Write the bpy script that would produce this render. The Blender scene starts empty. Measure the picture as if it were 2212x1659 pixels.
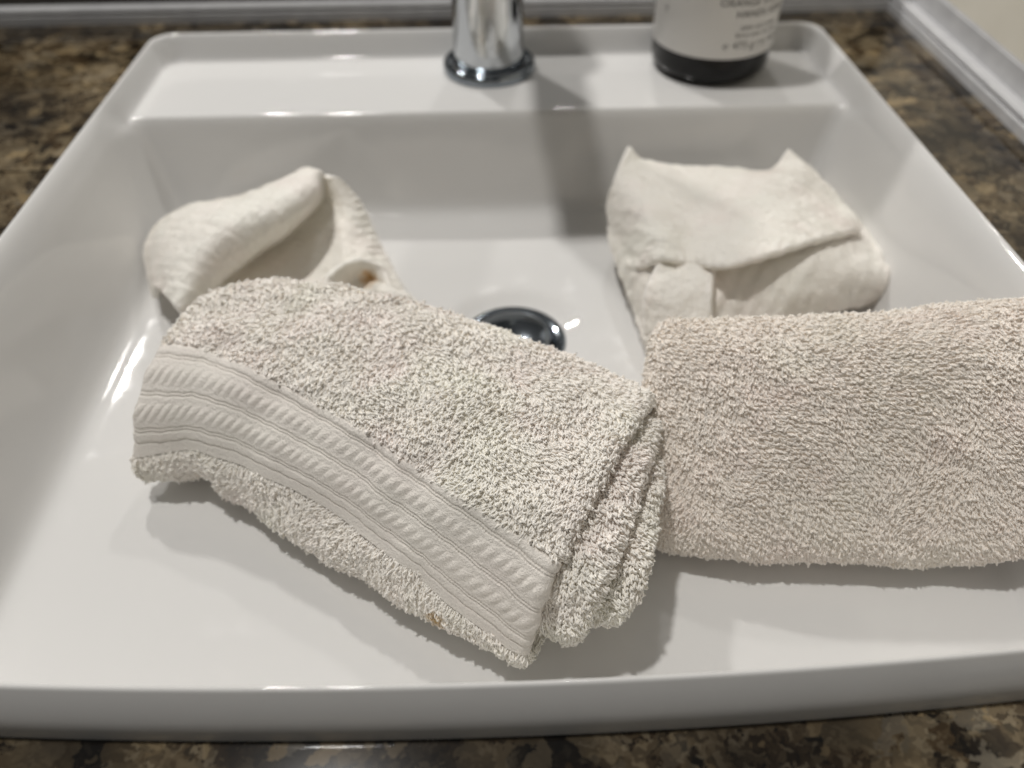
import bpy, bmesh, math, random
import numpy as np
from mathutils import Vector, Matrix

random.seed(7); RNG = np.random.default_rng(7)
sc = bpy.context.scene
C = sc.collection

# ------------------------------------------------------------------ camera
CAM_H = 0.19
FPX, CXP, CYP = 1661.0, 1106.0, 829.5          # pinhole of the photograph at 2212x1659
PITCH, YAW, ROLL = math.radians(45.25), math.radians(-1.5), math.radians(-0.5)
def cam_axes():
    f = np.array([0, math.cos(PITCH), -math.sin(PITCH)]); u = np.array([0, math.sin(PITCH), math.cos(PITCH)]); r = np.array([1., 0, 0])
    c, s = math.cos(YAW), math.sin(YAW); Z = np.array([[c, -s, 0], [s, c, 0], [0, 0, 1]])
    f, u, r = Z @ f, Z @ u, Z @ r
    c, s = math.cos(ROLL), math.sin(ROLL)
    return c*r + s*u, -s*r + c*u, f
CR, CU, CF = cam_axes()
def at(px, py, z):
    """world point where the sight line through a photo pixel meets height z"""
    d = CF + (px-CXP)/FPX*CR - (py-CYP)/FPX*CU
    return d*((z-CAM_H)/d[2]) + np.array([0, 0, CAM_H])
cam_d = bpy.data.cameras.new('camera'); cam = bpy.data.objects.new('camera', cam_d); C.objects.link(cam)
M3 = Matrix(((CR[0], CU[0], -CF[0]), (CR[1], CU[1], -CF[1]), (CR[2], CU[2], -CF[2])))
cam.matrix_world = Matrix.Translation((0, 0, CAM_H)) @ M3.to_4x4()
cam_d.sensor_width = 36.0; cam_d.lens = 36.0*FPX/2212.0
cam_d.clip_start = 0.005; cam_d.clip_end = 20
cam_d.dof.use_dof = True; cam_d.dof.focus_distance = 0.252; cam_d.dof.aperture_fstop = 6.0
sc.camera = cam

# ------------------------------------------------------------------ room light
w = bpy.data.worlds.new('World'); sc.world = w; w.use_nodes = True
wn = w.node_tree.nodes; wl = w.node_tree.links
bg = wn['Background']; bg.inputs['Strength'].default_value = 0.32
tc = wn.new('ShaderNodeTexCoord'); sx = wn.new('ShaderNodeSeparateXYZ'); rp = wn.new('ShaderNodeValToRGB')
mp = wn.new('ShaderNodeMapRange'); mp.inputs['From Min'].default_value = -1; mp.inputs['From Max'].default_value = 1
wl.new(tc.outputs['Generated'], sx.inputs[0]); wl.new(sx.outputs['Z'], mp.inputs['Value']); wl.new(mp.outputs[0], rp.inputs[0]); wl.new(rp.outputs[0], bg.inputs['Color'])
e = rp.color_ramp.elements
e[0].position = 0.50; e[0].color = (0.022, 0.020, 0.018, 1)
e[1].position = 0.93; e[1].color = (0.42, 0.41, 0.39, 1)

def lamp(name, loc, power, radius, col):
    l = bpy.data.lights.new(name, 'POINT'); l.energy = power; l.shadow_soft_size = radius; l.color = col
    o = bpy.data.objects.new(name, l); o.location = loc; C.objects.link(o); return o
lamp('ceiling_bulb', (-0.36, 0.43, 1.50), 50.0, 0.045, (1.0, 0.975, 0.94))
lamp('vanity_bulb', (-0.45, 1.20, 0.97), 24.0, 0.032, (1.0, 0.975, 0.94))
lamp('vanity_bulb', (0.16, 1.20, 0.97), 8.0, 0.032, (1.0, 0.975, 0.94))

sc.view_settings.view_transform = 'Standard'; sc.view_settings.look = 'None'
sc.view_settings.exposure = 0.08; sc.view_settings.gamma = 1.0; sc.view_settings.use_curve_mapping = False
sc.cycles.max_bounces = 12; sc.cycles.diffuse_bounces = 10; sc.cycles.glossy_bounces = 4

# ------------------------------------------------------------------ helpers
def tag(o, label=None, cat=None, group=None, kind=None):
    if label: o['label'] = label
    if cat: o['category'] = cat
    if group: o['group'] = group
    if kind: o['kind'] = kind
    return o
def empty(name, loc, label, cat, group=None):
    o = bpy.data.objects.new(name, None); C.objects.link(o); o.location = loc; o.empty_display_size = 0.02
    return tag(o, label, cat, group)
def link(name, me, mat, parent=None, smooth=True):
    o = bpy.data.objects.new(name, me); C.objects.link(o)
    if mat is not None and not me.materials: me.materials.append(mat)
    if smooth: me.shade_smooth()
    if parent is not None:
        o.parent = parent; o.matrix_parent_inverse = Matrix.Translation(-Vector(parent.location)) if parent.parent is None else Matrix.Identity(4)
    return o
def mesh(name, V, Fc):
    me = bpy.data.meshes.new(name); me.from_pydata([tuple(v) for v in V], [], [tuple(f) for f in Fc]); me.validate(); me.update(); return me
def grid_mesh(name, P, closed_j=False):
    n, m = P.shape[:2]; V = P.reshape(-1, 3)
    i, j = np.meshgrid(np.arange(n-1), np.arange(m if closed_j else m-1), indexing='ij')
    j2 = (j+1) % m
    Fc = np.stack([i*m+j, (i+1)*m+j, (i+1)*m+j2, i*m+j2], -1).reshape(-1, 4)
    me = bpy.data.meshes.new(name); me.from_pydata(V.tolist(), [], Fc.tolist()); me.update(); return me
def lathe(name, prof, center, seg=96):
    a = np.linspace(0, 2*np.pi, seg, endpoint=False)
    P = np.array([[[center[0]+r*np.cos(t), center[1]+r*np.sin(t), center[2]+z] for t in a] for r, z in prof])
    return grid_mesh(name, P, True)
def box(name, lo, hi, bev=0.0):
    bm = bmesh.new(); bmesh.ops.create_cube(bm, size=1)
    for v in bm.verts: v.co = Vector([lo[k]+(v.co[k]+.5)*(hi[k]-lo[k]) for k in range(3)])
    if bev: bmesh.ops.bevel(bm, geom=bm.edges[:], offset=bev, segments=2, affect='EDGES')
    me = bpy.data.meshes.new(name); bm.to_mesh(me); bm.free(); return me

# ------------------------------------------------------------------ materials
def mat(name):
    m = bpy.data.materials.new(name); m.use_nodes = True
    return m, m.node_tree.nodes, m.node_tree.links, m.node_tree.nodes['Principled BSDF']
def tex(n, l, kind, scale, coord='Object', **kw):
    tcn = n.new('ShaderNodeTexCoord'); t = n.new(kind); l.new(tcn.outputs[coord], t.inputs['Vector']); t.inputs['Scale'].default_value = scale
    for k, v in kw.items(): t.inputs[k].default_value = v
    return t
def ramp(n, l, src, stops):
    r = n.new('ShaderNodeValToRGB'); l.new(src, r.inputs[0]); el = r.color_ramp.elements
    while len(el) < len(stops): el.new(0.5)
    for s, (p, c) in zip(el, stops): s.position = p; s.color = c if len(c) == 4 else (*c, 1)
    return r
def mix(n, l, f, a, b, mode='MIX'):
    m = n.new('ShaderNodeMix'); m.data_type = 'RGBA'; m.blend_type = mode
    for s, v in ((m.inputs[0], f), (m.inputs[6], a), (m.inputs[7], b)):
        if hasattr(v, 'links') or hasattr(v, 'is_linked'): l.new(v, s)
        else: s.default_value = v if not isinstance(v, tuple) else (*v, 1)[:4]
    return m.outputs[2]

porc, n, l, b = mat('porcelain')
b.inputs['Base Color'].default_value = (0.675, 0.668, 0.655, 1); b.inputs['Roughness'].default_value = 0.09
b.inputs['Specular IOR Level'].default_value = 0.5
t = tex(n, l, 'ShaderNodeTexNoise', 900.0, Detail=4.0); bu = n.new('ShaderNodeBump'); bu.inputs['Strength'].default_value = 0.015; bu.inputs['Distance'].default_value = 0.0005
l.new(t.outputs[0], bu.inputs['Height'])
t3 = tex(n, l, 'ShaderNodeTexNoise', 45.0, Detail=2.0); bu2 = n.new('ShaderNodeBump'); bu2.inputs['Strength'].default_value = 0.10; bu2.inputs['Distance'].default_value = 0.0015
l.new(t3.outputs[0], bu2.inputs['Height']); l.new(bu.outputs[0], bu2.inputs['Normal']); l.new(bu2.outputs[0], b.inputs['Normal'])
t2 = tex(n, l, 'ShaderNodeTexNoise', 60.0, Detail=6.0); r2 = ramp(n, l, t2.outputs[0], [(0.42, (0.045,)*3), (0.60, (0.10,)*3), (0.72, (0.22,)*3)]); l.new(r2.outputs[0], b.inputs['Roughness'])

chrome, n, l, b = mat('chrome')
b.inputs['Base Color'].default_value = (0.52, 0.54, 0.56, 1); b.inputs['Metallic'].default_value = 1; b.inputs['Roughness'].default_value = 0.07
t = tex(n, l, 'ShaderNodeTexNoise', 300.0, Detail=5.0); r2 = ramp(n, l, t.outputs[0], [(0.4, (0.05,)*3), (0.7, (0.22,)*3)]); l.new(r2.outputs[0], b.inputs['Roughness'])
dchrome, n, l, b = mat('dark_chrome')
b.inputs['Base Color'].default_value = (0.27, 0.30, 0.33, 1); b.inputs['Metallic'].default_value = 1; b.inputs['Roughness'].default_value = 0.10

gran, n, l, b = mat('granite')
b.inputs['Roughness'].default_value = 0.22
tcn = n.new('ShaderNodeTexCoord')
nd = n.new('ShaderNodeTexNoise'); nd.inputs['Scale'].default_value = 60; nd.inputs['Detail'].default_value = 4; l.new(tcn.outputs['Object'], nd.inputs['Vector'])
sub = n.new('ShaderNodeVectorMath'); sub.operation = 'MULTIPLY_ADD'; l.new(nd.outputs['Color'], sub.inputs[0]); sub.inputs[1].default_value = (0.016, 0.016, 0.016); 
nd2 = n.new('ShaderNodeTexNoise'); nd2.inputs['Scale'].default_value = 260; nd2.inputs['Detail'].default_value = 5; l.new(tcn.outputs['Object'], nd2.inputs['Vector'])
sub2 = n.new('ShaderNodeVectorMath'); sub2.operation = 'MULTIPLY_ADD'; l.new(nd2.outputs['Color'], sub2.inputs[0]); sub2.inputs[1].default_value = (0.011, 0.011, 0.011); l.new(tcn.outputs['Object'], sub2.inputs[2])
l.new(sub2.outputs[0], sub.inputs[2])
def vor(sc_):
    v = n.new('ShaderNodeTexVoronoi'); v.inputs['Scale'].default_value = sc_; l.new(sub.outputs[0], v.inputs['Vector'])
    sp_ = n.new('ShaderNodeSeparateColor'); l.new(v.outputs['Color'], sp_.inputs[0]); return sp_
v1, v2 = vor(120.0), vor(380.0)
c1 = ramp(n, l, v1.outputs[0], [(0.0, (0.010, 0.008, 0.006)), (0.30, (0.010, 0.008, 0.006)), (0.34, (0.055, 0.036, 0.018)), (0.45, (0.085, 0.062, 0.036)), (0.52, (0.15, 0.125, 0.085)), (0.78, (0.21, 0.18, 0.13)), (0.84, (0.18, 0.175, 0.16)), (0.95, (0.38, 0.31, 0.20))])
c2 = ramp(n, l, v2.outputs[0], [(0.0, (0.012, 0.010, 0.008)), (0.30, (0.07, 0.048, 0.028)), (0.55, (0.13, 0.10, 0.065)), (0.8, (0.24, 0.20, 0.14)), (1.0, (0.36, 0.32, 0.25))])
nb = tex(n, l, 'ShaderNodeTexNoise', 34.0, Detail=4.0); fb = ramp(n, l, nb.outputs[0], [(0.38, (0.10, 0.10, 0.10)), (0.62, (0.60, 0.60, 0.60))])
x1 = mix(n, l, fb.outputs[0], c1.outputs[0], c2.outputs[0])
n5 = tex(n, l, 'ShaderNodeTexNoise', 17.0, Detail=3.0); f5 = ramp(n, l, n5.outputs[0], [(0.36, (0.22, 0.20, 0.18)), (0.66, (0.98, 0.90, 0.76))])
x2 = mix(n, l, 1.0, x1, f5.outputs[0], 'MULTIPLY')
l.new(x2, b.inputs['Base Color'])
b.inputs['Roughness'].default_value = 0.10

STAINS = []
def cloth_mat(name, base, pink, green, bump_scale=None, bump=0.4, stain=None, trans=0.0):
    m, n, l, b = mat(name)
    b.inputs['Roughness'].default_value = 0.95; b.inputs['Specular IOR Level'].default_value = 0.12
    b.inputs['Sheen Weight'].default_value = 0.15; b.inputs['Sheen Roughness'].default_value = 0.5
    geo = n.new('ShaderNodeNewGeometry')
    t1 = n.new('ShaderNodeTexNoise'); t1.inputs['Scale'].default_value = 38; t1.inputs['Detail'].default_value = 3
    t2 = n.new('ShaderNodeTexNoise'); t2.inputs['Scale'].default_value = 27; t2.inputs['Detail'].default_value = 2; t2.noise_dimensions = '4D'; t2.inputs['W'].default_value = 7
    l.new(geo.outputs['Position'], t1.inputs['Vector']); l.new(geo.outputs['Position'], t2.inputs['Vector'])
    f1 = ramp(n, l, t1.outputs[0], [(0.47, (0, 0, 0)), (0.66, (1, 1, 1))]); f2 = ramp(n, l, t2.outputs[0], [(0.48, (0, 0, 0)), (0.66, (1, 1, 1))])
    col = mix(n, l, f1.outputs[0], base, pink); col = mix(n, l, f2.outputs[0], col, green)
    if stain:
        for (p, rad, c) in stain:
            vd = n.new('ShaderNodeVectorMath'); vd.operation = 'DISTANCE'; l.new(geo.outputs['Position'], vd.inputs[0]); vd.inputs[1].default_value = tuple(p); STAINS.append(vd)
            t3 = n.new('ShaderNodeTexNoise'); t3.inputs['Scale'].default_value = 500; l.new(geo.outputs['Position'], t3.inputs['Vector'])
            ma = n.new('ShaderNodeMath'); ma.operation = 'MULTIPLY_ADD'; l.new(t3.outputs[0], ma.inputs[0]); ma.inputs[1].default_value = rad*1.2; ma.inputs[2].default_value = -rad*0.6
            ad = n.new('ShaderNodeMath'); ad.operation = 'ADD'; l.new(vd.outputs['Value'], ad.inputs[0]); l.new(ma.outputs[0], ad.inputs[1])
            mr = n.new('ShaderNodeMapRange'); l.new(ad.outputs[0], mr.inputs['Value']); mr.inputs['From Min'].default_value = rad; mr.inputs['From Max'].default_value = rad*0.35
            mr.inputs['To Min'].default_value = 0; mr.inputs['To Max'].default_value = 0.8
            col = mix(n, l, mr.outputs[0], col, c)
    l.new(col, b.inputs['Base Color'])
    if trans:
        tr = n.new('ShaderNodeBsdfTranslucent'); l.new(col, tr.inputs['Color']); ms = n.new('ShaderNodeMixShader'); ms.inputs[0].default_value = trans
        l.new(b.outputs[0], ms.inputs[1]); l.new(tr.outputs[0], ms.inputs[2]); l.new(ms.outputs[0], n['Material Output'].inputs['Surface'])
    if bump_scale:
        t = tex(n, l, 'ShaderNodeTexNoise', bump_scale, Detail=4.0, Roughness=0.6); bu = n.new('ShaderNodeBump')
        bu.inputs['Strength'].default_value = bump; bu.inputs['Distance'].default_value = 0.0008
        l.new(t.outputs[0], bu.inputs['Height']); l.new(bu.outputs[0], b.inputs['Normal'])
    return m

# ------------------------------------------------------------------ basin
ZF = -0.072                      # floor height where it meets the walls
ZC = -0.022                      # counter top
DR = np.array([0.0085, 0.299])   # drain centre
def sd_box(x, y, x0, x1, y0, y1, r):
    cx, cy, hx, hy = (x0+x1)/2, (y0+y1)/2, (x1-x0)/2-r, (y1-y0)/2-r
    qx, qy = np.abs(x-cx)-hx, np.abs(y-cy)-hy
    return np.hypot(np.maximum(qx, 0), np.maximum(qy, 0)) + np.minimum(np.maximum(qx, qy), 0) - r
def smin(a, b, k):
    h = np.clip(0.5+0.5*(b-a)/k, 0, 1); return b*(1-h)+a*h - k*h*(1-h)
def warp(x, y):
    """basin plan (straight) -> real plan: bowed front, slight widening to the right front"""
    t = np.clip((0.515-y)/0.44, 0, 1)
    return x*(1+np.where(x > 0, 0.03, 0.004)*t), y + 0.26*x*x*t**2
def basin_z(x, y):
    # bowl
    qx, qy = np.abs(x)-0.1885, np.abs(y-(0.1055+0.409)/2)-(0.409-0.1055)/2
    k = 0.009+0.004*np.clip((0.3-y)/0.1, 0, 1)
    d = -smin(-qx, -qy, k)
    s = 3.3*d
    fil = 0.016-0.008*np.clip((0.2-y)/0.08, 0, 1)
    z1 = ZF + (s+np.sqrt(s*s+fil**2))/2
    rr = np.hypot(x-DR[0], y-DR[1])
    floor_dip = -0.0055*np.clip(1-rr/0.16, 0, 1)**1.3 - 0.0042*np.exp(-(rr/0.0335)**7)
    z1 = z1 + floor_dip*np.clip(1-np.maximum(d, 0)/0.004, 0, 1)
    # deck and rim
    dd = sd_box(x, y, -0.2075, 0.2075, 0.0, 0.5065, 0.012)
    q = np.clip((dd+0.0015)/0.0075, 0, 1); cap = -0.015 + 0.0148*(q*q*(3-2*q))
    q2 = np.clip((y-0.385)/0.034, 0, 1); q2 = q2*q2*(3-2*q2); cap = cap*q2 - 0.0002*(1-q2)
    z = smin(z1, cap, 0.007+0.009*np.clip((0.41-y)/0.03, 0, 1)-0.011*np.clip((0.16-y)/0.03, 0, 1))
    # outer edge
    do = -sd_box(x, y, -0.2165, 0.2165, 0.0775, 0.5165, 0.016)
    fr = np.clip((0.14-y)/0.05, 0, 1); r = 0.0055 + 0.0065*fr; rv = 0.0055+0.0135*fr
    o = np.clip(do, 0, r); t_ = 1-o/r; ze = -rv*((1-0.6*fr)*(1-np.sqrt(np.maximum(1-t_**2, 0)))+0.6*fr*t_)
    return np.minimum(z, ze), do
def make_basin():
    def axis(segs):
        out = []
        for a, b_, st in segs: out.append(np.arange(a, b_, st))
        return np.concatenate(out)
    xs = axis([(-0.2165, -0.180, 0.0007), (-0.180, -0.02, 0.0025), (-0.02, 0.045, 0.0012), (0.045, 0.18, 0.0025), (0.18, 0.2171, 0.0007)]); xs[-1] = 0.2165
    ys = axis([(0.0775, 0.165, 0.0008), (0.165, 0.27, 0.0025), (0.27, 0.34, 0.0012), (0.34, 0.375, 0.0025), (0.375, 0.517, 0.0007)]); ys[-1] = 0.5165
    X, Y = np.meshgrid(xs, ys, indexing='ij')
    sd = sd_box(X, Y, -0.2165, 0.2165, 0.0775, 0.5165, 0.016)
    # snap points just outside the rounded corners on to the outline
    for (cx, cy, sx_, sy_) in ((-0.2005, 0.0935, -1, -1), (0.2005, 0.0935, 1, -1), (-0.2005, 0.5005, -1, 1), (0.2005, 0.5005, 1, 1)):
        k = (sd > 0) & ((X-cx)*sx_ > 0) & ((Y-cy)*sy_ > 0)
        ln = np.hypot(X-cx, Y-cy); X = np.where(k, cx+(X-cx)/np.maximum(ln, 1e-9)*0.016, X); Y = np.where(k, cy+(Y-cy)/np.maximum(ln, 1e-9)*0.016, Y)
    Z, _ = basin_z(X, Y)
    WX, WY = warp(X, Y)
    nn, m = X.shape
    i, j = np.meshgrid(np.arange(nn-1), np.arange(m-1), indexing='ij')
    Q = np.stack([i*m+j, (i+1)*m+j, (i+1)*m+j+1, i*m+j+1], -1).reshape(-1, 4)
    s = sd.reshape(-1)[Q]; keep = (s > 1e-9).sum(1) < 4
    rr = np.hypot(X-DR[0], Y-DR[1]).reshape(-1)[Q].max(1); keep &= rr > 0.0235
    Q = Q[keep]
    me = bpy.data.meshes.new('bowl'); me.from_pydata(np.stack([WX, WY, Z], -1).reshape(-1, 3).tolist(), [], Q.tolist()); me.update()
    bm = bmesh.new(); bm.from_mesh(me)
    bmesh.ops.delete(bm, geom=[v for v in bm.verts if not v.link_faces], context='VERTS')
    bmesh.ops.remove_doubles(bm, verts=bm.verts[:], dist=1e-6)
    be = [e for e in bm.edges if len(e.link_faces) == 1 and e.verts[0].co.z > -0.03]
    for dz, ins in ((-0.006, 0.0002), (-0.010, 0.0012), (-0.02, 0.006)):
        r = bmesh.ops.extrude_edge_only(bm, edges=be)
        vs = [g for g in r['geom'] if isinstance(g, bmesh.types.BMVert)]
        for v in vs:
            c = Vector((0, 0.296, 0)); d = Vector((v.co.x-c.x, v.co.y-c.y, 0)); v.co.z += dz
            v.co.x -= ins*d.x/0.2165; v.co.y -= ins*d.y/0.22
        be = [g for g in r['geom'] if isinstance(g, bmesh.types.BMEdge)]
    bmesh.ops.recalc_face_normals(bm, faces=bm.faces[:])
    bm.to_mesh(me); bm.free()
    return me
basin = empty('washbasin', (0, 0.296, ZC), 'white porcelain rectangular washbasin set on a granite counter', 'sink')
link('bowl', make_basin(), porc, basin)
# drain
zd = ZF-0.0095
link('drain_flange', lathe('drain_flange', [(0.0190, -0.012), (0.0205, -0.0012), (0.0215, -0.0002), (0.0245, 0.0009), (0.0268, 0.0013), (0.0278, 0.0007), (0.0281, -0.002)], (DR[0], DR[1], zd+0.0014)), dchrome, basin)
prof = [(0.0003, 0.0040)] + [(r, 0.0040-0.0022*(r/0.0195)**2.5) for r in np.linspace(0.003, 0.0188, 12)] + [(0.0196, 0.0010), (0.0197, -0.0004), (0.0180, -0.0010)]
link('drain_cap', lathe('drain_cap', prof, (DR[0], DR[1], zd+0.0038)), dchrome, basin)

# ------------------------------------------------------------------ counter, trims, walls
def slab(name, xs, ys, skip, z, th=0.028):
    """granite sheet with thickness on a rectangular raster, leaving out the cells in skip"""
    bm = bmesh.new(); vs = [[bm.verts.new((x, y, z)) for y in ys] for x in xs]
    for i in range(len(xs)-1):
        for j in range(len(ys)-1):
            if (i, j) not in skip: bm.faces.new((vs[i][j], vs[i+1][j], vs[i+1][j+1], vs[i][j+1]))
    r = bmesh.ops.extrude_face_region(bm, geom=bm.faces[:])
    for v in r['geom']:
        if isinstance(v, bmesh.types.BMVert): v.co.z -= th
    bmesh.ops.recalc_face_normals(bm, faces=bm.faces[:])
    bmesh.ops.delete(bm, geom=[v for v in bm.verts if not v.link_faces], context='VERTS')
    me = bpy.data.meshes.new(name); bm.to_mesh(me); bm.free(); return me
counter = tag(link('countertop', slab('countertop', (-0.9, -0.2085, 0.2125, 0.305), (0.02, 0.086, 0.382, 0.505, 0.598), {(0, 0), (0, 1), (1, 1), (1, 2)}, ZC), gran, smooth=False), 'polished brown and black speckled granite countertop around the washbasin', kind='structure')
link('granite_slab', slab('granite_slab', (-0.9, -0.209), (0.02, 0.3812), set(), ZC-0.0006), gran, counter, smooth=False)

trimm, n, l, b = mat('trim_paint'); b.inputs['Base Color'].default_value = (0.42, 0.42, 0.43, 1); b.inputs['Roughness'].default_value = 0.35
t = tex(n, l, 'ShaderNodeTexNoise', 80.0, Detail=4.0); c = ramp(n, l, t.outputs[0], [(0.3, (0.50, 0.50, 0.51)), (0.7, (0.58, 0.58, 0.585))]); l.new(c.outputs[0], b.inputs['Base Color'])
darkm, n, l, b = mat('dark_glass'); b.inputs['Base Color'].default_value = (0.055, 0.05, 0.043, 1); b.inputs['Roughness'].default_value = 0.25
wallm, n, l, b = mat('beige_paint'); b.inputs['Roughness'].default_value = 0.7
t = tex(n, l, 'ShaderNodeTexNoise', 25.0, Detail=5.0); c = ramp(n, l, t.outputs[0], [(0.3, (0.74, 0.70, 0.60)), (0.7, (0.80, 0.76, 0.66))]); l.new(c.outputs[0], b.inputs['Base Color'])
def extrude_profile(name, prof, a, b_, out):
    """profile (distance out of the wall, height) swept from a to b; out = unit vector out of the wall"""
    P = np.array([[np.array(q)+np.array(out)*w_+np.array([0, 0, h]) for w_, h in prof] for q in (a, b_)])
    return grid_mesh(name, P)
pr = [(0.008, 0.0), (0.008, 0.0062), (0.0068, 0.0069), (0.0060, 0.0070), (0.0060, 0.0082), (0.0072, 0.0084), (0.0078, 0.0094), (0.0072, 0.0108), (0.0055, 0.0114), (0.0, 0.0116)]
for nm, a, b_, out, lab in (('wall_trim', (-0.9, 0.598, ZC), (0.305, 0.598, ZC), (0, -1, 0), 'thin grey grooved trim strip along the back edge of the counter'),
                            ('wall_trim', (0.305, -0.2, ZC), (0.305, 0.598, ZC), (-1, 0, 0), 'pale grey trim strip along the right wall beside the granite')):
    tag(link(nm, extrude_profile(nm, pr, a, b_, out), trimm, smooth=False), lab, 'trim')
tag(link('mirror_wall', box('mirror_wall', (-0.9, 0.598, ZC+0.011), (0.305, 0.61, 0.03)), darkm, smooth=False), 'dark wall above the back trim', kind='structure')
tag(link('wall_board', box('wall_board', (0.3052, -0.2, ZC-0.02), (0.32, 0.5978, ZC+0.026), 0.0012), trimm, smooth=False), 'flat pale grey board above the right trim, below the beige wall', 'board')
tag(link('right_wall', box('right_wall', (0.3068, -0.2, ZC+0.0262), (0.33, 0.65, 0.28)), wallm, smooth=False), 'beige painted wall', kind='structure')

# ------------------------------------------------------------------ faucet
fc = (0.0, 0.4845)
faucet = empty('faucet', (fc[0], fc[1], -0.015), 'round chrome faucet on the back ledge of the basin', 'faucet')
link('base_ring', lathe('base_ring', [(0.0285, 0.0), (0.0288, 0.0015), (0.0286, 0.0052), (0.0275, 0.0064), (0.0255, 0.0066), (0.0245, 0.0046), (0.0225, 0.0042)], (fc[0], fc[1], -0.0148)), dchrome, faucet)
link('body', lathe('body', [(0.0205, 0.003), (0.0217, 0.0045), (0.0218, 0.008), (0.0215, 0.04), (0.0212, 0.176), (0.0205, 0.179), (0.018, 0.1805), (0.001, 0.1806)], (fc[0], fc[1], -0.015)), chrome, faucet)
sp = np.array([[[fc[0]+0.0150*k_*math.cos(a), fc[1]-0.010-s_*0.088, 0.146-0.006*s_+0.0085*k_*math.sin(a)] for a in np.linspace(0, 2*math.pi, 40, endpoint=False)] for s_, k_ in ((0, 1), (0.2, 1), (0.5, 1), (0.8, 1), (0.97, 1), (1.0, 0.93), (1.003, 0.6), (1.003, 0.02))])
link('spout', grid_mesh('spout', sp, True), chrome, faucet)
lv = np.array([[[fc[0]+0.006*k_*math.cos(a), fc[1]+0.012-s_*0.062, 0.168+0.014*s_+0.004*k_*math.sin(a)] for a in np.linspace(0, 2*math.pi, 20, endpoint=False)] for s_, k_ in ((0, 1), (0.5, 1), (0.97, 1), (1.0, 0.7), (1.0, 0.02))])
link('lever', grid_mesh('lever', lv, True), chrome, faucet)

# ------------------------------------------------------------------ soap bottle
bc = np.array([0.1385, 0.4845]); br = 0.0362
bottle = empty('soap_bottle', (bc[0], bc[1], -0.015), 'dark hand soap bottle with a white printed label on the basin ledge', 'bottle')
blk, n, l, b = mat('dark_bottle'); b.inputs['Base Color'].default_value = (0.004, 0.004, 0.004, 1); b.inputs['Roughness'].default_value = 0.12; b.inputs['Specular IOR Level'].default_value = 0.3
lab, n, l, b = mat('label_paper'); b.inputs['Base Color'].default_value = (0.72, 0.705, 0.68, 1); b.inputs['Roughness'].default_value = 0.45
ink, n, l, b = mat('label_ink'); b.inputs['Base Color'].default_value = (0.07, 0.07, 0.07, 1); b.inputs['Roughness'].default_value = 0.6
link('body', lathe('body', [(0.001, 0.0004), (0.026, 0.0004), (0.0315, 0.0012), (br-0.0008, 0.0045), (br, 0.009), (br, 0.115), (br-0.004, 0.128), (0.016, 0.140), (0.0125, 0.146), (0.0125, 0.160), (0.001, 0.1602)], (bc[0], bc[1], -0.015)), blk, bottle)
lb = link('label', lathe('label', [(br, 0.0178), (br+0.0004, 0.0181), (br+0.0004, 0.108), (br, 0.1083)], (bc[0], bc[1], -0.015), 128), lab, bottle)
def lettering(text, z, size, ang, space=1.05):
    cu = bpy.data.curves.new('lettering', 'FONT'); cu.body = text; cu.size = size; cu.align_x = 'CENTER'; cu.space_character = space
    o = bpy.data.objects.new('tmp', cu); C.objects.link(o)
    dg = bpy.context.evaluated_depsgraph_get(); me = bpy.data.meshes.new_from_object(o.evaluated_get(dg)); bpy.data.objects.remove(o)
    bm = bmesh.new(); bm.from_mesh(me); bmesh.ops.triangulate(bm, faces=bm.faces[:])
    bmesh.ops.subdivide_edges(bm, edges=[e for e in bm.edges if e.calc_length() > size*0.4], cuts=1)
    R_ = br+0.0006
    for v in bm.verts:
        th = -math.pi/2 + ang + v.co.x/R_; zz = v.co.y
        v.co = Vector((bc[0]+R_*math.cos(th), bc[1]+R_*math.sin(th), z+zz))
    bm.to_mesh(me); bm.free(); me.materials.clear()
    o = link('lettering', me, ink, lb, smooth=False)
LA = math.radians(30)
for text, z, s in (('NARANJA HIERBABUENA', 0.0440, 0.0054), ('/', 0.0385, 0.0036), ('ORANGE SPEARMINT', 0.0325, 0.0056), ('HANDS SOAP', 0.0262, 0.0056),
                   ('Jabón para manos', 0.0196, 0.0036), ('Savon pour les mains', 0.0155, 0.0036), ('\u212e 473 g / \u212e 16 oz', 0.0088, 0.0060)):
    lettering(text, z, s, LA)
lettering('Y', 0.0225, 0.006, math.radians(-66))

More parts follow.
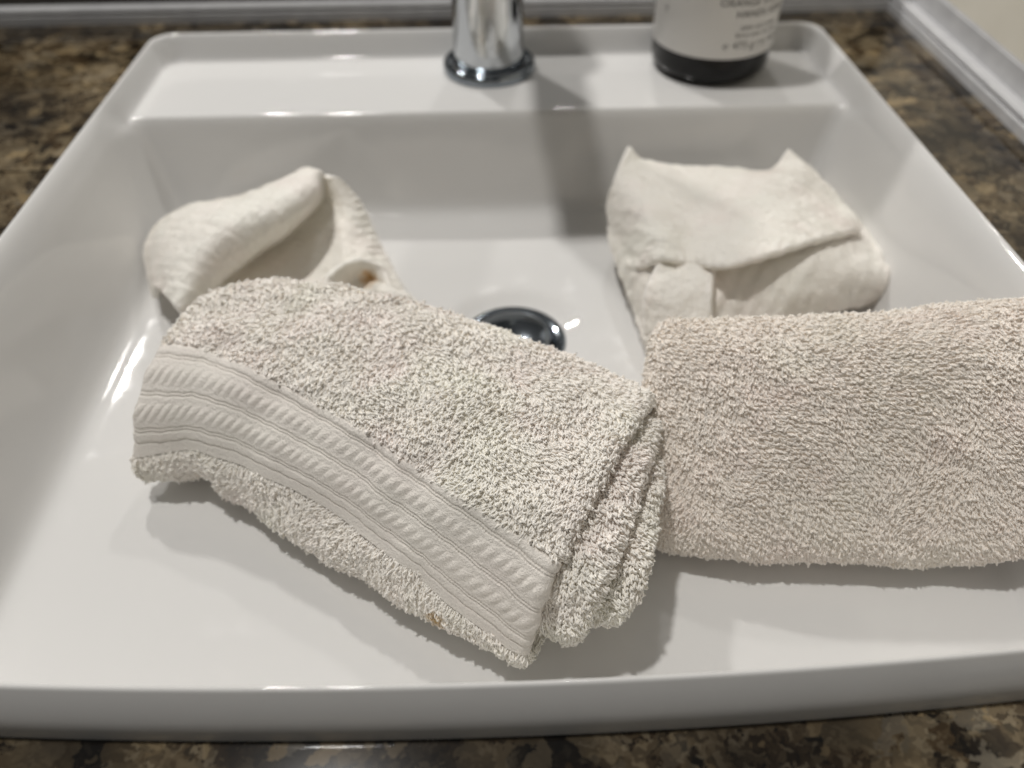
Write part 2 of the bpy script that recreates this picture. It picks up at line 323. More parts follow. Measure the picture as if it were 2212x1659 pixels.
# ------------------------------------------------------------------ terry loops
def loop_mesh(seed):
    rg = np.random.default_rng(seed)
    H = 0.0027*rg.uniform(0.85, 1.15); turns = rg.uniform(0.6, 1.0)*rg.choice([1]); off = 0.00026; rad = 0.00029
    bend = rg.uniform(0.15, 0.5); bdir = rg.uniform(-0.4, 0.4); twist0 = rg.uniform(0, 6.28)
    NS, NR = 18, 5; cen = []
    for k in range(NS):
        t = k/(NS-1); h = 1-abs(2*t-1)**1.0
        if t < 0.5: side = 1; hh = t*2
        else: side = -1; hh = (1-t)*2
        tip = max(0, (hh-0.80)/0.20)
        o = off*side*math.sqrt(max(0, 1-tip**2))*(1+0.5*math.sin(hh*3.1))
        a = twist0+turns*2*math.pi*hh
        z = H*(hh-0.04*tip)
        cen.append([o*math.cos(a)+bend*H*hh*hh, o*math.sin(a)+bdir*H*hh*hh, z])
    cen = np.array(cen); T = np.gradient(cen, axis=0); T /= np.linalg.norm(T, axis=1)[:, None]+1e-12
    P = np.zeros((NS, NR, 3)); up = np.array([0.3, 0.9, 0.1])
    for k in range(NS):
        u_ = np.cross(T[k], up); u_ /= np.linalg.norm(u_)+1e-12; v_ = np.cross(T[k], u_); up = v_*-1 if False else up
        for q in range(NR):
            a = 2*math.pi*q/NR; P[k, q] = cen[k]+rad*(math.cos(a)*u_+math.sin(a)*v_)
    return grid_mesh('loop', P, True)
loopcol = bpy.data.collections.new('terry_loops')
def make_loop_set(material, tagname):
    col = bpy.data.collections.new('loops_'+tagname)
    for s in range(8):
        me = loop_mesh(100+s); me.shade_smooth(); me.materials.append(material); o = bpy.data.objects.new('loop', me); col.objects.link(o)
    return col
def pile_nodes(col):
    ng = bpy.data.node_groups.new('pile', 'GeometryNodeTree')
    ng.interface.new_socket('Geometry', in_out='INPUT', socket_type='NodeSocketGeometry'); ng.interface.new_socket('Geometry', in_out='OUTPUT', socket_type='NodeSocketGeometry')
    N, L = ng.nodes, ng.links
    gi, go = N.new('NodeGroupInput'), N.new('NodeGroupOutput')
    iop = N.new('GeometryNodeInstanceOnPoints'); ci = N.new('GeometryNodeCollectionInfo'); ci.inputs['Collection'].default_value = col
    ci.inputs['Separate Children'].default_value = True; ci.inputs['Reset Children'].default_value = True
    a1 = N.new('GeometryNodeInputNamedAttribute'); a1.data_type = 'FLOAT_VECTOR'; a1.inputs['Name'].default_value = 'rot'
    a2 = N.new('GeometryNodeInputNamedAttribute'); a2.data_type = 'FLOAT_VECTOR'; a2.inputs['Name'].default_value = 'scl'
    a3 = N.new('GeometryNodeInputNamedAttribute'); a3.data_type = 'INT'; a3.inputs['Name'].default_value = 'pick'
    e2r = N.new('FunctionNodeEulerToRotation')
    L.new(gi.outputs[0], iop.inputs['Points']); L.new(ci.outputs[0], iop.inputs['Instance']); iop.inputs['Pick Instance'].default_value = True
    L.new(a3.outputs['Attribute'], iop.inputs['Instance Index']); L.new(a1.outputs['Attribute'], e2r.inputs[0]); L.new(e2r.outputs[0], iop.inputs['Rotation'])
    L.new(a2.outputs['Attribute'], iop.inputs['Scale']); L.new(iop.outputs[0], go.inputs[0])
    return ng
def eulers(Z, X):
    """rotation matrices with columns X,Y,Z -> XYZ euler, vectorised"""
    Z = Z/np.linalg.norm(Z, axis=1)[:, None]; X = X-(X*Z).sum(1)[:, None]*Z; X = X/(np.linalg.norm(X, axis=1)[:, None]+1e-12); Y = np.cross(Z, X)
    sy = -X[:, 2]; ey = np.arcsin(np.clip(sy, -1, 1)); ex = np.arctan2(Y[:, 2], Z[:, 2]); ez = np.arctan2(X[:, 1], X[:, 0])
    return np.stack([ex, ey, ez], 1)
def pile(name, pts, nrm, lean, ng, parent, scale=1.0, lean_amt=0.9, jitter=0.25, thick=1.0):
    n_ = len(pts)
    nrm = nrm/np.linalg.norm(nrm, axis=1)[:, None]
    lean = lean-(lean*nrm).sum(1)[:, None]*nrm; lean = lean/(np.linalg.norm(lean, axis=1)[:, None]+1e-9)
    Z = nrm + (lean_amt*RNG.uniform(0.7, 1.2, (n_, 1)))*lean + RNG.normal(0, jitter, (n_, 3))
    Xv = lean + RNG.normal(0, 0.5, (n_, 3))
    eu = eulers(Z, Xv)
    s = scale*RNG.uniform(0.82, 1.18, n_); s2 = scale*thick*RNG.uniform(0.9, 1.12, n_)
    me = bpy.data.meshes.new(name); me.from_pydata((pts).tolist(), [], [])
    a = me.attributes.new('rot', 'FLOAT_VECTOR', 'POINT'); a.data.foreach_set('vector', eu.astype(np.float32).ravel())
    a = me.attributes.new('scl', 'FLOAT_VECTOR', 'POINT'); a.data.foreach_set('vector', np.stack([s2, s2, s], 1).astype(np.float32).ravel())
    a = me.attributes.new('pick', 'INT', 'POINT'); a.data.foreach_set('value', RNG.integers(0, 8, n_).astype(np.int32))
    o = link(name, me, None, parent, smooth=False)
    md = o.modifiers.new('pile', 'NODES'); md.node_group = ng
    tag(o, kind='stuff'); return o
def field(P, f=1.0, seed=0):
    """smooth pseudo random scalar from positions, about -1..1"""
    rg = np.random.default_rng(seed); out = 0
    for k in range(5):
        d = rg.normal(0, 1, 3); d /= np.linalg.norm(d); fr = f*rg.uniform(0.6, 1.9)
        out = out+np.sin(P@d*fr*2*np.pi+rg.uniform(0, 6.28)+1.7*np.sin(P@np.roll(d, 1)*fr*1.3*np.pi))
    return out/3.0
def normals(P, closed=True):
    Pu = np.gradient(P, axis=0)
    if closed: Pv = (np.roll(P, -1, 1)-np.roll(P, 1, 1))/2
    else: Pv = np.gradient(P, axis=1)
    Nn = np.cross(Pu, Pv); ln = np.linalg.norm(Nn, axis=2)[..., None]; return Nn/np.maximum(ln, 1e-12)
def scatter(P, Nn, du, dv, jit=0.22, stag=1, closed=True, mask=None, by_col=False):
    """walk rows of a dense grid at spacing du, points along each row at dv"""
    if closed: P = np.concatenate([P, P[:, :1]], 1); Nn = np.concatenate([Nn, Nn[:, :1]], 1); mask = None if mask is None else np.concatenate([mask, mask[:, :1]], 1)
    pts, nr = [], []
    stepu = np.linalg.norm(np.diff(P, axis=0), axis=2)
    w_ = np.percentile(stepu, 60, axis=1); cum = np.concatenate([[0], np.cumsum(w_)])
    k = 0
    for target in np.arange(du/2, cum[-1], du):
        fi = np.interp(target, cum, np.arange(len(cum))); i0 = int(min(fi, len(cum)-2)); fr = fi-i0
        # jitter per point by mixing rows
        row = P[i0]*(1-fr)+P[i0+1]*fr; rn = Nn[i0]*(1-fr)+Nn[i0+1]*fr
        dl = np.linalg.norm(np.diff(row, axis=0), axis=1); cl = np.concatenate([[0], np.cumsum(dl)])
        if cl[-1] < dv: continue
        tt = np.arange(stag*(k % 2)*dv/2, cl[-1], dv); tt = tt+RNG.uniform(-jit, jit, len(tt))*dv; tt = np.clip(tt, 0, cl[-1])
        idx = np.interp(tt, cl, np.arange(len(cl))); j0 = np.minimum(idx.astype(int), len(cl)-2); fj = (idx-j0)[:, None]
        p = row[j0]*(1-fj)+row[j0+1]*fj; q = rn[j0]*(1-fj)+rn[j0+1]*fj
        if mask is not None:
            ok = mask[i0][j0] > 0.5; p, q = p[ok], q[ok]
        pts.append(p); nr.append(q); k += 1
    p = np.concatenate(pts); q = np.concatenate(nr)
    # sideways jitter within the tangent plane
    r = RNG.normal(0, 1, p.shape); r -= (r*q).sum(1)[:, None]*q; p = p+r*(du*jit*0.6)
    return p, q

# ------------------------------------------------------------------ soft boxes (rolled towels)
def catmull(St, u):
    n_ = len(St); t = np.clip(u, 0, 1)*(n_-1); i = np.minimum(t.astype(int), n_-2); f = (t-i).reshape(-1, *([1]*(St.ndim-1)))
    g = lambda k: St[np.clip(i+k, 0, n_-1)]
    p0, p1, p2, p3 = g(-1), g(0), g(1), g(2)
    return 0.5*((2*p1)+(-p0+p2)*f+(2*p0-5*p1+4*p2-p3)*f**2+(-p0+3*p1-3*p2+p3)*f**3)
def softbox(St, U, TH, nexp=3.2, scale=None):
    """St stations x 4 corners (FT, BT, BB, FB); U (n,), TH (m,): section grid. TH=0 is the front edge centre, pi/2 top, pi back, 3pi/2 bottom"""
    K = catmull(St, U)                                        # n,4,3
    c, s = np.cos(TH), np.sin(TH)
    a = -np.sign(c)*np.abs(c)**(2/nexp); b_ = np.sign(s)*np.abs(s)**(2/nexp)      # a: -1 front, +1 back ; b: +1 top
    a = np.broadcast_to(a, (len(U), len(TH))).copy(); b_ = np.broadcast_to(b_, (len(U), len(TH))).copy()
    if scale is not None: a *= scale[:, None]; b_ *= scale[:, None]
    wf, wb, wt, wd = (1-a)/2, (1+a)/2, (1+b_)/2, (1-b_)/2
    FT, BT, BB, FB = (K[:, k][:, None, :] for k in range(4))
    return (wf*wt)[..., None]*FT+(wb*wt)[..., None]*BT+(wb*wd)[..., None]*BB+(wf*wd)[..., None]*FB
def axis_of(St, U):
    c = catmull(St.mean(1), U); t = np.gradient(c, axis=0); return t/np.linalg.norm(t, axis=1)[:, None]

FZ = ZF+0.001
towel_m = cloth_mat('towel_cotton', (0.945, 0.91, 0.855), (0.945, 0.89, 0.845), (0.93, 0.91, 0.84), 900.0, 0.5,
                    stain=[(at(945, 1333, -0.058), 0.0050, (0.52, 0.33, 0.08)), (at(893, 885, -0.02), 0.0013, (0.70, 0.60, 0.42))])
towel_m2 = cloth_mat('towel_cotton_cream', (0.945, 0.89, 0.825), (0.945, 0.875, 0.815), (0.935, 0.89, 0.82), 900.0, 0.5)
loopsA = pile_nodes(make_loop_set(towel_m, 'a')); loopsB = pile_nodes(make_loop_set(towel_m2, 'b'))

# ---- front towel -------------------------------------------------
def A(px, py, z): return at(px, py, z)
FS = np.array([
    # FT                      BT                        BB                      FB
    [A(268, 850, -0.026), A(400, 628, -0.016), (-0.112, 0.262, FZ+.004), A(270, 1082, -0.068)],
    [A(430, 850, -0.020), A(550, 555, -0.008), (-0.078, 0.262, FZ), A(420, 1095, -0.069)],
    [A(730, 935, -0.016), A(790, 565, -0.003), (-0.040, 0.245, FZ), A(650, 1260, -0.070)],
    [A(980, 1060, -0.014), A(1090, 650, -0.005), (0.002, 0.222, FZ), A(870, 1400, -0.070)],
    [A(1192, 1180, -0.014), A(1430, 785, -0.013), (0.050, 0.200, FZ), A(1088, 1505, -0.070)],
])
def lumps(P, Nn, amp, f, seed): return P+Nn*(amp*field(P, f, seed))[..., None]
def hit(P, Nn, px, py):
    q = P-np.array([0, 0, CAM_H]); z = q@CF; X = CXP+FPX*(q@CR)/z; Y = CYP-FPX*(q@CU)/z
    d = np.hypot(X-px, Y-py)+np.where((Nn*(-q)).sum(-1) > 0, 0, 1e4); return P.reshape(-1, 3)[np.argmin(d)]
ftowel = empty('rolled_towel', (-0.04, 0.19, FZ), 'grey beige rolled hand towel with woven rope border lying diagonally at front', 'towel', 'rolled hand towels in the basin')
Lu = np.linalg.norm(FS[-1].mean(0)-FS[0].mean(0))
def shell_surface(U, TH, inset=0.0, St=FS):
    """outer face of the towel; U in 0..1, beyond 1 the lip turns inward"""
    Uc = np.clip(U, 0, 1)
    d = np.clip(Uc/0.085, 0, 1); scl = np.sqrt(np.maximum(1-(1-d)**2.4, 0.0004))
    P = softbox(St, Uc, TH, 3.0, scl)
    return P
NU, NT = 420, 460
U = np.concatenate([np.linspace(0, 0.09, 60), np.linspace(0.09, 1, NU-60+1)[1:]]); TH = np.linspace(0, 2*np.pi, NT, endpoint=False)
P = shell_surface(U, TH); Nn = normals(P)
cen = P.mean(1, keepdims=True)
if ((P-cen)*Nn).sum() < 0: Nn = -Nn
P = lumps(P, Nn, 0.0009, 26, 3)
# sag valley in the upper back left and a notch under the left end
def bump_at(P, c, r, h, Nn): 
    d = np.linalg.norm((P-np.array(c))/np.array(r), axis=-1); return P+Nn*(h*np.exp(-d**2))[..., None]
P = bump_at(P, A(620, 690, -0.02), (0.035, 0.010, 0.02), -0.0035, Nn)
P = bump_at(P, A(440, 1050, -0.060), (0.006, 0.010, 0.010), -0.0045, Nn)
Nn = normals(P); 
if ((P-cen)*Nn).sum() < 0: Nn = -Nn
# lip: rings turning inward at the right end
ax = (FS[-1].mean(0)-FS[-2].mean(0)); ax /= np.linalg.norm(ax)
def lip(P1, N1, r, depth, k=10):
    N1 = N1-(N1@ax)[:, None]*ax; N1 /= np.linalg.norm(N1, axis=1)[:, None]
    out = []
    for f in np.linspace(0, math.pi, k+1)[1:]:
        out.append(P1+ax*(r*math.sin(f))-N1*(r*(1-math.cos(f))))
    for dd in np.linspace(0, depth, 5)[1:]: out.append(P1-N1*(2*r)-ax*dd)
    return np.array(out)
Lp = lip(P[-1], Nn[-1], 0.0022, 0.02)
Pall = np.concatenate([P, Lp], 0); Nall = normals(Pall)
if ((Pall[:NU]-cen[:NU])*Nall[:NU]).sum() < 0: Nall = -Nall
# band region as function of theta (0 = front, pi/2 = top): between th0(u) (upper edge) and th1(u) (lower edge)
def th_of(u, frac):     # frac 0 = upper edge of band, 1 = lower edge
    top = np.interp(u, [0, 0.115, 0.287, 0.469, 0.669, 0.818, 0.957, 1.3], [1.56, 1.448, 1.229, 0.942, 0.765, 0.700, 0.615, 0.60])
    bot = np.interp(u, [0, 0.056, 0.259, 0.454, 0.593, 0.732, 0.886, 0.96, 1.3], [-0.12, -0.068, 0.014, 0.041, 0.0, -0.014, -0.164, -0.287, -0.32])
    return top*(1-frac)+bot*frac
Uall = np.concatenate([U, 1+np.arange(1, len(Lp)+1)*0.01])
THs = np.where(TH > np.pi, TH-2*np.pi, TH)
inband = (THs[None, :] < th_of(Uall, 0)[:, None]) & (THs[None, :] > th_of(Uall, 1)[:, None])
band_mask = inband.astype(float)
Pbase = Pall + Nall*(0.0002*(1-inband[..., None]) - 0.0006*inband[..., None])
link('cloth', grid_mesh('cloth', Pbase, True), towel_m, ftowel)
pp, nn_ = scatter(Pall[:NU+8], Nall[:NU+8], 0.00132, 0.00112, mask=1-band_mask[:NU+8])
def lean_field(p, base, f, seed, amp=1.1):
    th = amp*field(p, f, seed); b_ = np.array(base, float)
    c, s = np.cos(th), np.sin(th); out = np.tile(b_, (len(p), 1))
    side = np.cross(b_, [0, 0, 1.0]); side /= np.linalg.norm(side)+1e-9
    return out*c[:, None]+side*s[:, None]*np.linalg.norm(b_)
base = np.array([0.35, -0.75, -0.6])
pile('terry_pile', pp, nn_, lean_field(pp, base, 18, 5), loopsA, ftowel, 1.08, 1.7, 0.14, thick=1.08)
print('front loops', len(pp))

STAINS[0].inputs[1].default_value = tuple(hit(Pall, Nall, 945, 1333)); STAINS[1].inputs[1].default_value = tuple(hit(Pall, Nall, 893, 885))
# band as its own woven strip with real relief
nb_u, nb_v = 900, 150
Ub = np.concatenate([np.linspace(0.0, 1.0, nb_u), 1+np.arange(1, 10)*0.01])
def sample_shell(uq, thq):
    """bilinear look-up in Pall; uq in Uall units, thq radians"""
    fi = np.interp(uq, Uall, np.arange(len(Uall))); i0 = np.minimum(fi.astype(int), len(Uall)-2); fr = (fi-i0)[..., None]
    tj = (np.mod(thq, 2*np.pi))/(2*np.pi)*NT; j0 = tj.astype(int) % NT; fj = (tj-np.floor(tj))[..., None]; j1 = (j0+1) % NT
    def g(Aa): return (Aa[i0, j0]*(1-fr)+Aa[i0+1, j0]*fr)*(1-fj)+(Aa[i0, j1]*(1-fr)+Aa[i0+1, j1]*fr)*fj
    q = g(Nall); return g(Pall), q/np.linalg.norm(q, axis=-1)[..., None]
# equalise spacing across the band by arc length
vq = np.linspace(0, 1, nb_v)
UU = np.repeat(Ub[:, None], nb_v, 1)
T0 = th_of(UU, np.repeat(np.linspace(0, 1, nb_v)[None], len(Ub), 0))
Pt, _ = sample_shell(UU, T0)
cl = np.concatenate([np.zeros((len(Ub), 1)), np.cumsum(np.linalg.norm(np.diff(Pt, axis=1), axis=2), 1)], 1); cl /= cl[:, -1:]
frac = np.array([np.interp(vq, cl[i], np.linspace(0, 1, nb_v)) for i in range(len(Ub))])
Pb, Nb = sample_shell(UU, th_of(UU, frac))
sl = np.concatenate([[0], np.cumsum(np.linalg.norm(np.diff(Pb[:, nb_v//2], axis=0), axis=1))])[:, None]      # metres along the band
V = np.repeat(vq[None], len(Ub), 0)
wob = 0.006*np.sin(sl*300)+0.004*np.sin(sl*811+1.3)
Vw = V+wob
def groove(c, w_): return np.exp(-((Vw-c)/w_)**2)
h = 0.0010-0.0008*groove(0.0, 0.012)
for c_ in (0.115, 0.145, 0.445, 0.475, 0.755, 0.785, 0.885): h = h-0.00070*groove(c_, 0.009)*(0.75+0.25*np.sin(sl*5200+c_*90))
h = h+0.00035*np.exp(-((Vw-0.055)/0.04)**4)+0.00018*np.exp(-((Vw-0.835)/0.035)**4)
per = 0.0042
for (v0, v1, ph) in ((0.200, 0.395, 0.0), (0.535, 0.715, 0.35)):
    vv = (Vw-v0)/(v1-v0); ins = (vv > 0) & (vv < 1)
    env = np.clip(np.sin(np.clip(vv, 0, 1)*np.pi), 0, 1)**1.1
    x_ = (sl/per+ph+1.0*vv+0.10*np.sin(sl*190))  # slanted repeats
    f_ = x_-np.floor(x_); puff = np.clip(np.sin(f_*np.pi), 0, 1)**1.3*(0.85+0.15*np.sin(np.floor(x_)*12.9898))
    big = env*puff
    # each puff splits in two cords, like a twisted rope
    h = h+np.where(ins, 0.00080*big, 0)
h = h+0.00005*np.sin(sl*2*np.pi/0.0009+V*60)*np.sin(V*2*np.pi*40)
h = h*np.clip(1-(np.clip(UU-1.06, 0, 1))*18, 0.1, 1)
Pb2 = Pb+Nb*h[..., None]
weave, n, l, b = mat('woven_band')
weave = cloth_mat('woven_band', (0.84, 0.795, 0.735), (0.84, 0.785, 0.73), (0.83, 0.795, 0.73), 1100.0, 1.0)
bme = grid_mesh('woven_band', Pb2); bo = link('woven_band', bme, weave, ftowel); tag(bo, 'flat woven border with two rows of raised rope pattern')

# inner folds telescoping out of the right end
def fold(name, inset, shift, back_less, r, closed, seed):
    St = FS[-2:].copy(); cc = St.mean(1, keepdims=True)
    e_ = 1.0
    K1 = FS[-1].copy(); K0 = FS[-2].copy()*0.55+FS[-1]*0.45
    def ins(K):
        FT, BT, BB, FB = K; cx = K.mean(0); out = []
        wv = (BT+BB-FT-FB)/2; wl_ = np.linalg.norm(wv); hv = (FT+BT-FB-BB)/2; hl = np.linalg.norm(hv)
        fa = 1-2*inset/wl_; fb = 1-2*inset/hl
        for p, a, b__ in ((FT, -1, 1), (BT, 1, 1), (BB, 1, -1), (FB, -1, -1)):
            out.append(cx+wv/2*a*fa+hv/2*b__*fb)
        return np.array(out)
    K1, K0 = ins(K1), ins(K0)
    sh = np.array([shift*0.95, shift*back_less, shift*back_less*0.8, shift*0.72])[:, None]
    K1 = K1+ax*sh; Km = (K0+K1)/2
    St = np.array([K0, Km, K1]); Uf = np.linspace(0, 1, 60); Tf = np.linspace(0, 2*np.pi, 300, endpoint=False)
    Pf = softbox(St, Uf, Tf, 3.0); Nf = normals(Pf); cf = Pf.mean(1, keepdims=True)
    if ((Pf-cf)*Nf).sum() < 0: Nf = -Nf
    Pf = lumps(Pf, Nf, 0.0012, 40, seed)
    Lf = lip(Pf[-1], Nf[-1], r, 0.012)
    if closed:
        c_end = Pf[-1].mean(0); Lf = np.array([Pf[-1]+(c_end-Pf[-1])*k_+ax*(r*1.2*math.sin(min(1, k_*1.6)*math.pi/2)) for k_ in np.linspace(0.08, 0.98, 16)])
    Pf = np.concatenate([Pf, Lf], 0); Nf = normals(Pf)
    if ((Pf[:60]-cf)*Nf[:60]).sum() < 0: Nf = -Nf
    o = link(name, grid_mesh(name, Pf+Nf*0.0002, True), towel_m, ftowel)
    kk = len(Pf)-3 if not closed else len(Pf)
    a_, b_ = scatter(Pf[10:kk], Nf[10:kk], 0.00130, 0.00112)
    ln = lean_field(a_, ax*0.8+np.array([0, 0, -0.7]), 30, seed)
    pile('terry_pile', a_, b_, ln, loopsA, ftowel, 1.25, 1.05, 0.20, thick=1.02)
fold('inner_fold', 0.0086, 0.0150, 0.30, 0.0030, False, 11)
fold('inner_fold', 0.0172, 0.0265, 0.36, 0.0034, False, 12)
fold('inner_fold', 0.0240, 0.0210, 0.5, 0.0035, True, 13)

# ---- right towel --------------------------------------------------
RS = np.array([
    [A(1385, 790, -0.012), A(1420, 655, -0.008), (0.063, 0.232, FZ), A(1405, 1275, -0.068)],
    [A(1600, 810, -0.006), A(1610, 645, -0.004), (0.100, 0.236, FZ), A(1600, 1312, -0.070)],
    [A(1850, 810, -0.004), A(1860, 638, -0.002), (0.150, 0.236, FZ), A(1850, 1322, -0.070)],
    [A(2120, 790, 0.000), A(2120, 612, 0.002), (0.190, 0.236, -0.062), A(2130, 1330, -0.069)],
    [A(2450, 770, 0.016), A(2420, 605, 0.018), (0.238, 0.236, -0.030), A(2480, 1260, -0.042)],
])
rtowel = empty('rolled_towel', (0.13, 0.19, FZ), 'cream beige rolled hand towel lying crosswise at the right, running out of the frame', 'towel', 'rolled hand towels in the basin')
Ur = np.concatenate([np.linspace(0, 0.06, 40), np.linspace(0.06, 1, 381)[1:]]); Tr = np.linspace(0, 2*np.pi, 460, endpoint=False)
d = np.clip(Ur/0.06, 0, 1); sclr = np.sqrt(np.maximum(1-(1-d)**2.6, 0.0004)); d2 = np.clip((1-Ur)/0.06, 0, 1); sclr = sclr*np.sqrt(np.maximum(1-(1-d2)**2.4, 0.0004))
Pr = softbox(RS, Ur, Tr, 2.7, sclr); Nr = normals(Pr); cr = Pr.mean(1, keepdims=True)
if ((Pr-cr)*Nr).sum() < 0: Nr = -Nr
Pr = lumps(Pr, Nr, 0.0008, 22, 21)
Nr = normals(Pr)
if ((Pr-cr)*Nr).sum() < 0: Nr = -Nr
link('cloth', grid_mesh('cloth', Pr+Nr*0.0002, True), towel_m2, rtowel)
pr_, nr_ = scatter(Pr, Nr, 0.00100, 0.00158, jit=0.13, stag=0)
print('right loops', len(pr_))
pile('terry_pile', pr_, nr_, lean_field(pr_, (0.6, -0.45, -0.5), 15, 9, 0.9), loopsB, rtowel, 0.92, 1.5, 0.22, thick=1.06)

# ------------------------------------------------------------------ washcloths
wash_m = cloth_mat('washcloth_cotton', (0.96, 0.93, 0.87), (0.96, 0.91, 0.855), (0.95, 0.93, 0.865), 520.0, 0.9,
                   stain=[(at(803, 600, -0.045), 0.0075, (0.66, 0.36, 0.06)), (at(405, 462, -0.04), 0.012, (0.80, 0.68, 0.54))])
loopsC = pile_nodes(make_loop_set(wash_m, 'c'))
def bsurf(K, nu, nv):
    """Catmull surface through a control grid K (a,b,3)"""
    K = np.array(K, float); Rr = catmull(K, np.linspace(0, 1, nu)); S = catmull(np.swapaxes(Rr, 0, 1), np.linspace(0, 1, nv)); return np.swapaxes(S, 0, 1)
def sheet(name, K, parent, th=0.0028, nu=110, nv=110, seed=1, amp=0.0004, hem=()):
    S = bsurf(K, nu, nv); N_ = normals(S, False)
    if (N_[..., 2]).sum() < 0: N_ = -N_
    S = S+N_*(amp*field(S, 70, seed)+0.5*amp*field(S, 170, seed+1))[..., None]
    # raised, ribbed hem along chosen borders
    uu, vv = np.meshgrid(np.linspace(0, 1, nu), np.linspace(0, 1, nv), indexing='ij'); hh = np.zeros_like(uu)
    for side in hem:
        dd = {'u0': uu, 'u1': 1-uu, 'v0': vv, 'v1': 1-vv}[side]; al = vv if side[0] == 'u' else uu
        k = np.exp(-((dd-0.05)/0.05)**4); hh = hh+k*(0.0006+0.00028*np.sin(al*2*np.pi*22+2*np.sin(al*9)))
    top = S+N_*(th/2+hh)[..., None]; bot = S-N_*(th/2)
    # close with a rounded border
    nu_, nv_ = S.shape[:2]
    V = np.concatenate([top.reshape(-1, 3), bot.reshape(-1, 3)]); Fs = []
    i, j = np.meshgrid(np.arange(nu_-1), np.arange(nv_-1), indexing='ij'); q = np.stack([i*nv_+j, (i+1)*nv_+j, (i+1)*nv_+j+1, i*nv_+j+1], -1).reshape(-1, 4)
    Fs += q.tolist(); Fs += (q[:, ::-1]+nu_*nv_).tolist()
    ring = [(0, k) for k in range(nv_)]+[(k, nv_-1) for k in range(1, nu_)]+[(nu_-1, k) for k in range(nv_-2, -1, -1)]+[(k, 0) for k in range(nu_-2, 0, -1)]
    # border bulge: extra ring half way, pushed outward
    cS = S.mean((0, 1)); base_ = len(V); mids = []
    for (a, b_) in ring:
        p = (top[a, b_]+bot[a, b_])/2
        ia, ib = min(max(a, 1), nu_-2), min(max(b_, 1), nv_-2); o = S[a, b_]-S[ia, ib]; ln = np.linalg.norm(o); mids.append(p+(o/ln if ln > 1e-9 else 0)*th*0.45)
    V = np.concatenate([V, np.array(mids)]); m = len(ring)
    for k in range(m):
        a, b_ = ring[k]; c_, d_ = ring[(k+1) % m]; k2 = (k+1) % m
        t0, t1 = a*nv_+b_, c_*nv_+d_; Fs.append([t0, t1, base_+k2, base_+k]); Fs.append([base_+k, base_+k2, t1+nu_*nv_, t0+nu_*nv_])
    me = mesh(name, V, Fs)
    bm = bmesh.new(); bm.from_mesh(me); bmesh.ops.recalc_face_normals(bm, faces=bm.faces[:]); bm.to_mesh(me); bm.free()
    o = link(name, me, wash_m, parent)
    for Q, Nq in ((top, N_), (bot, -N_)):
        a_, b_ = scatter(Q, Nq, 0.0011, 0.0010, closed=False)
        pile('short_pile', a_, b_, lean_field(a_, (0.3, -0.7, -0.4), 40, seed, 1.5), loopsC, parent, 0.21, 1.2, 0.40)
    return o, S, N_

wl_ = empty('washcloth', (-0.09, 0.31, FZ), 'cream washcloth crumpled with a rolled flap and small yellow stain, behind the diagonal towel', 'washcloth', 'used washcloths in the basin')
a = lambda x, y, z: at(x, y, z)
KL = [  # rows: along the crease from the tip (back) to the front left; columns: from the right hem over the flat part, under the lip, over the flap to the left border
 [a(733, 388, -0.028), a(715, 384, -0.026), a(700, 382, -0.026), a(694, 376, -0.022), a(682, 368, -0.018), a(664, 368, -0.020), a(645, 376, -0.026), a(625, 392, -0.034)],
 [a(775, 440, -0.042), a(745, 445, -0.038), a(700, 440, -0.040), a(684, 436, -0.036), a(676, 420, -0.020), a(645, 400, -0.014), a(600, 398, -0.020), a(570, 425, -0.040)],
 [a(808, 508, -0.055), a(750, 515, -0.046), a(660, 505, -0.050), a(622, 505, -0.048), a(622, 480, -0.024), a(580, 445, -0.014), a(510, 432, -0.022), a(465, 455, -0.046)],
 [a(842, 575, -0.062), a(760, 570, -0.050), a(620, 560, -0.054), a(545, 560, -0.054), a(545, 535, -0.030), a(490, 485, -0.016), a(410, 450, -0.026), a(355, 490, -0.050)],
 [a(885, 650, -0.064), a(790, 650, -0.056), a(600, 640, -0.056), a(455, 640, -0.056), a(470, 600, -0.036), a(420, 550, -0.022), a(345, 505, -0.034), a(318, 540, -0.054)],
 [a(960, 740, -0.066), a(800, 740, -0.060), a(600, 740, -0.060), a(420, 720, -0.062), a(410, 690, -0.046), a(380, 660, -0.034), a(345, 620, -0.042), a(335, 640, -0.060)],
]
sheet('cloth', KL, wl_, 0.0032, 150, 190, 31, 0.00045, hem=('v0',))
KP = [[a(705, 600, -0.040), a(745, 570, -0.036), a(790, 562, -0.036), a(835, 590, -0.046)],
      [a(715, 640, -0.046), a(760, 612, -0.050), a(806, 600, -0.048), a(850, 622, -0.046)],
      [a(760, 690, -0.052), a(800, 655, -0.054), a(850, 635, -0.046), a(905, 655, -0.048)],
      [a(830, 720, -0.060), a(870, 690, -0.060), a(905, 668, -0.054), a(950, 690, -0.058)]]
_, S_, N2_ = sheet('corner_fold', KP, wl_, 0.0030, 60, 60, 35, 0.0004, hem=('v1',))
STAINS[2].inputs[1].default_value = tuple(hit(S_, N2_, 803, 600))

wr_ = empty('washcloth', (0.13, 0.31, FZ), 'cream washcloth folded square with two pointed corners standing up, behind the right towel', 'washcloth', 'used washcloths in the basin')
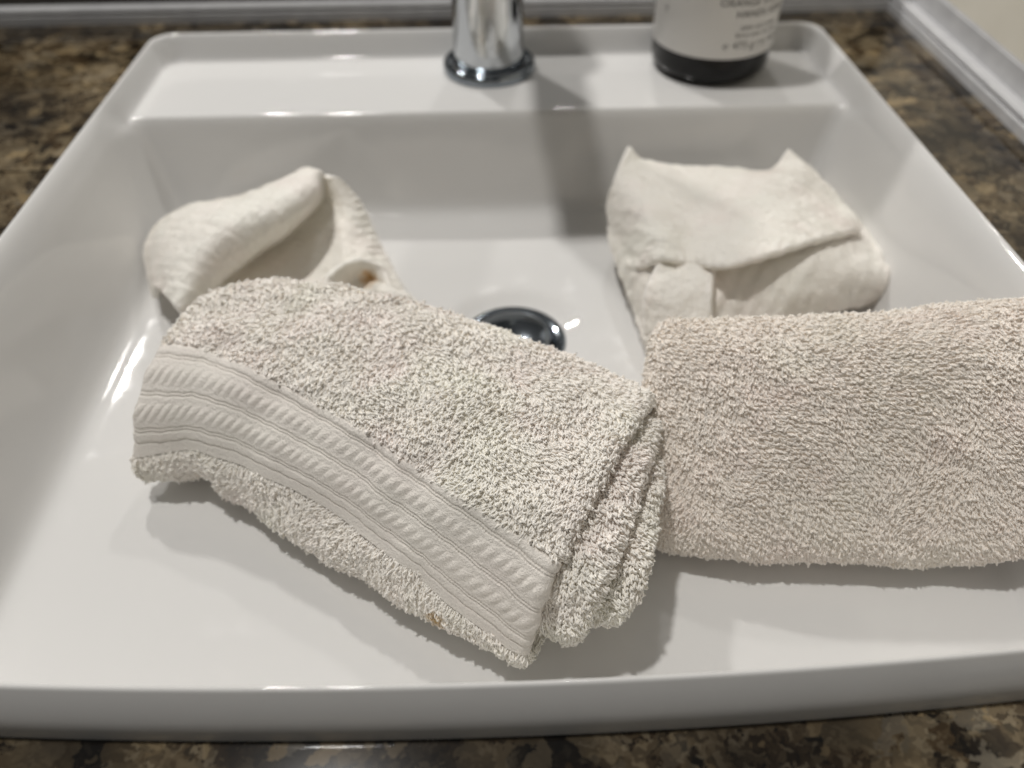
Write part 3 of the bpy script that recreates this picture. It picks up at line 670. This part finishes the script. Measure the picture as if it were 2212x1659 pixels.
# lower folded layers
KB = [[a(1335, 455, -0.050), a(1420, 430, -0.045), a(1560, 420, -0.045), a(1700, 400, -0.050), a(1790, 420, -0.060)],
      [a(1325, 520, -0.052), a(1430, 520, -0.036), a(1560, 500, -0.034), a(1720, 470, -0.036), a(1868, 490, -0.052)],
      [a(1358, 600, -0.056), a(1440, 600, -0.038), a(1580, 590, -0.036), a(1750, 560, -0.034), a(1908, 585, -0.050)],
      [a(1375, 650, -0.060), a(1450, 660, -0.044), a(1590, 655, -0.044), a(1740, 625, -0.042), a(1900, 625, -0.056)],
      [a(1400, 740, -0.066), a(1470, 730, -0.058), a(1600, 725, -0.056), a(1720, 680, -0.054), a(1885, 640, -0.062)]]
sheet('lower_fold', KB, wr_, 0.0090, 90, 90, 41, 0.0006)
KT = [[a(1358, 320, -0.027), a(1390, 350, -0.033), a(1480, 362, -0.034), a(1580, 366, -0.034), a(1660, 372, -0.032), a(1705, 328, -0.024)],
      [a(1332, 385, -0.030), a(1388, 400, -0.030), a(1480, 410, -0.030), a(1590, 405, -0.028), a(1700, 385, -0.024), a(1768, 385, -0.030)],
      [a(1316, 445, -0.042), a(1395, 455, -0.026), a(1480, 465, -0.030), a(1600, 455, -0.026), a(1720, 430, -0.026), a(1812, 437, -0.036)],
      [a(1330, 510, -0.048), a(1412, 510, -0.026), a(1490, 520, -0.030), a(1610, 510, -0.024), a(1730, 480, -0.026), a(1850, 478, -0.036)],
      [a(1362, 590, -0.050), a(1428, 565, -0.028), a(1500, 572, -0.030), a(1580, 575, -0.022), a(1720, 535, -0.022), a(1856, 498, -0.034)]]
sheet('upper_fold', KT, wr_, 0.0032, 120, 140, 45, 0.0005, hem=('u1',))
KF = [[a(1425, 572, -0.030), a(1470, 576, -0.031), a(1540, 580, -0.031)],
      [a(1400, 630, -0.036), a(1460, 630, -0.033), a(1535, 630, -0.033)],
      [a(1395, 720, -0.052), a(1460, 720, -0.046), a(1530, 720, -0.044)]]
sheet('tucked_corner', KF, wr_, 0.0034, 50, 50, 47, 0.0004, hem=('v1',))
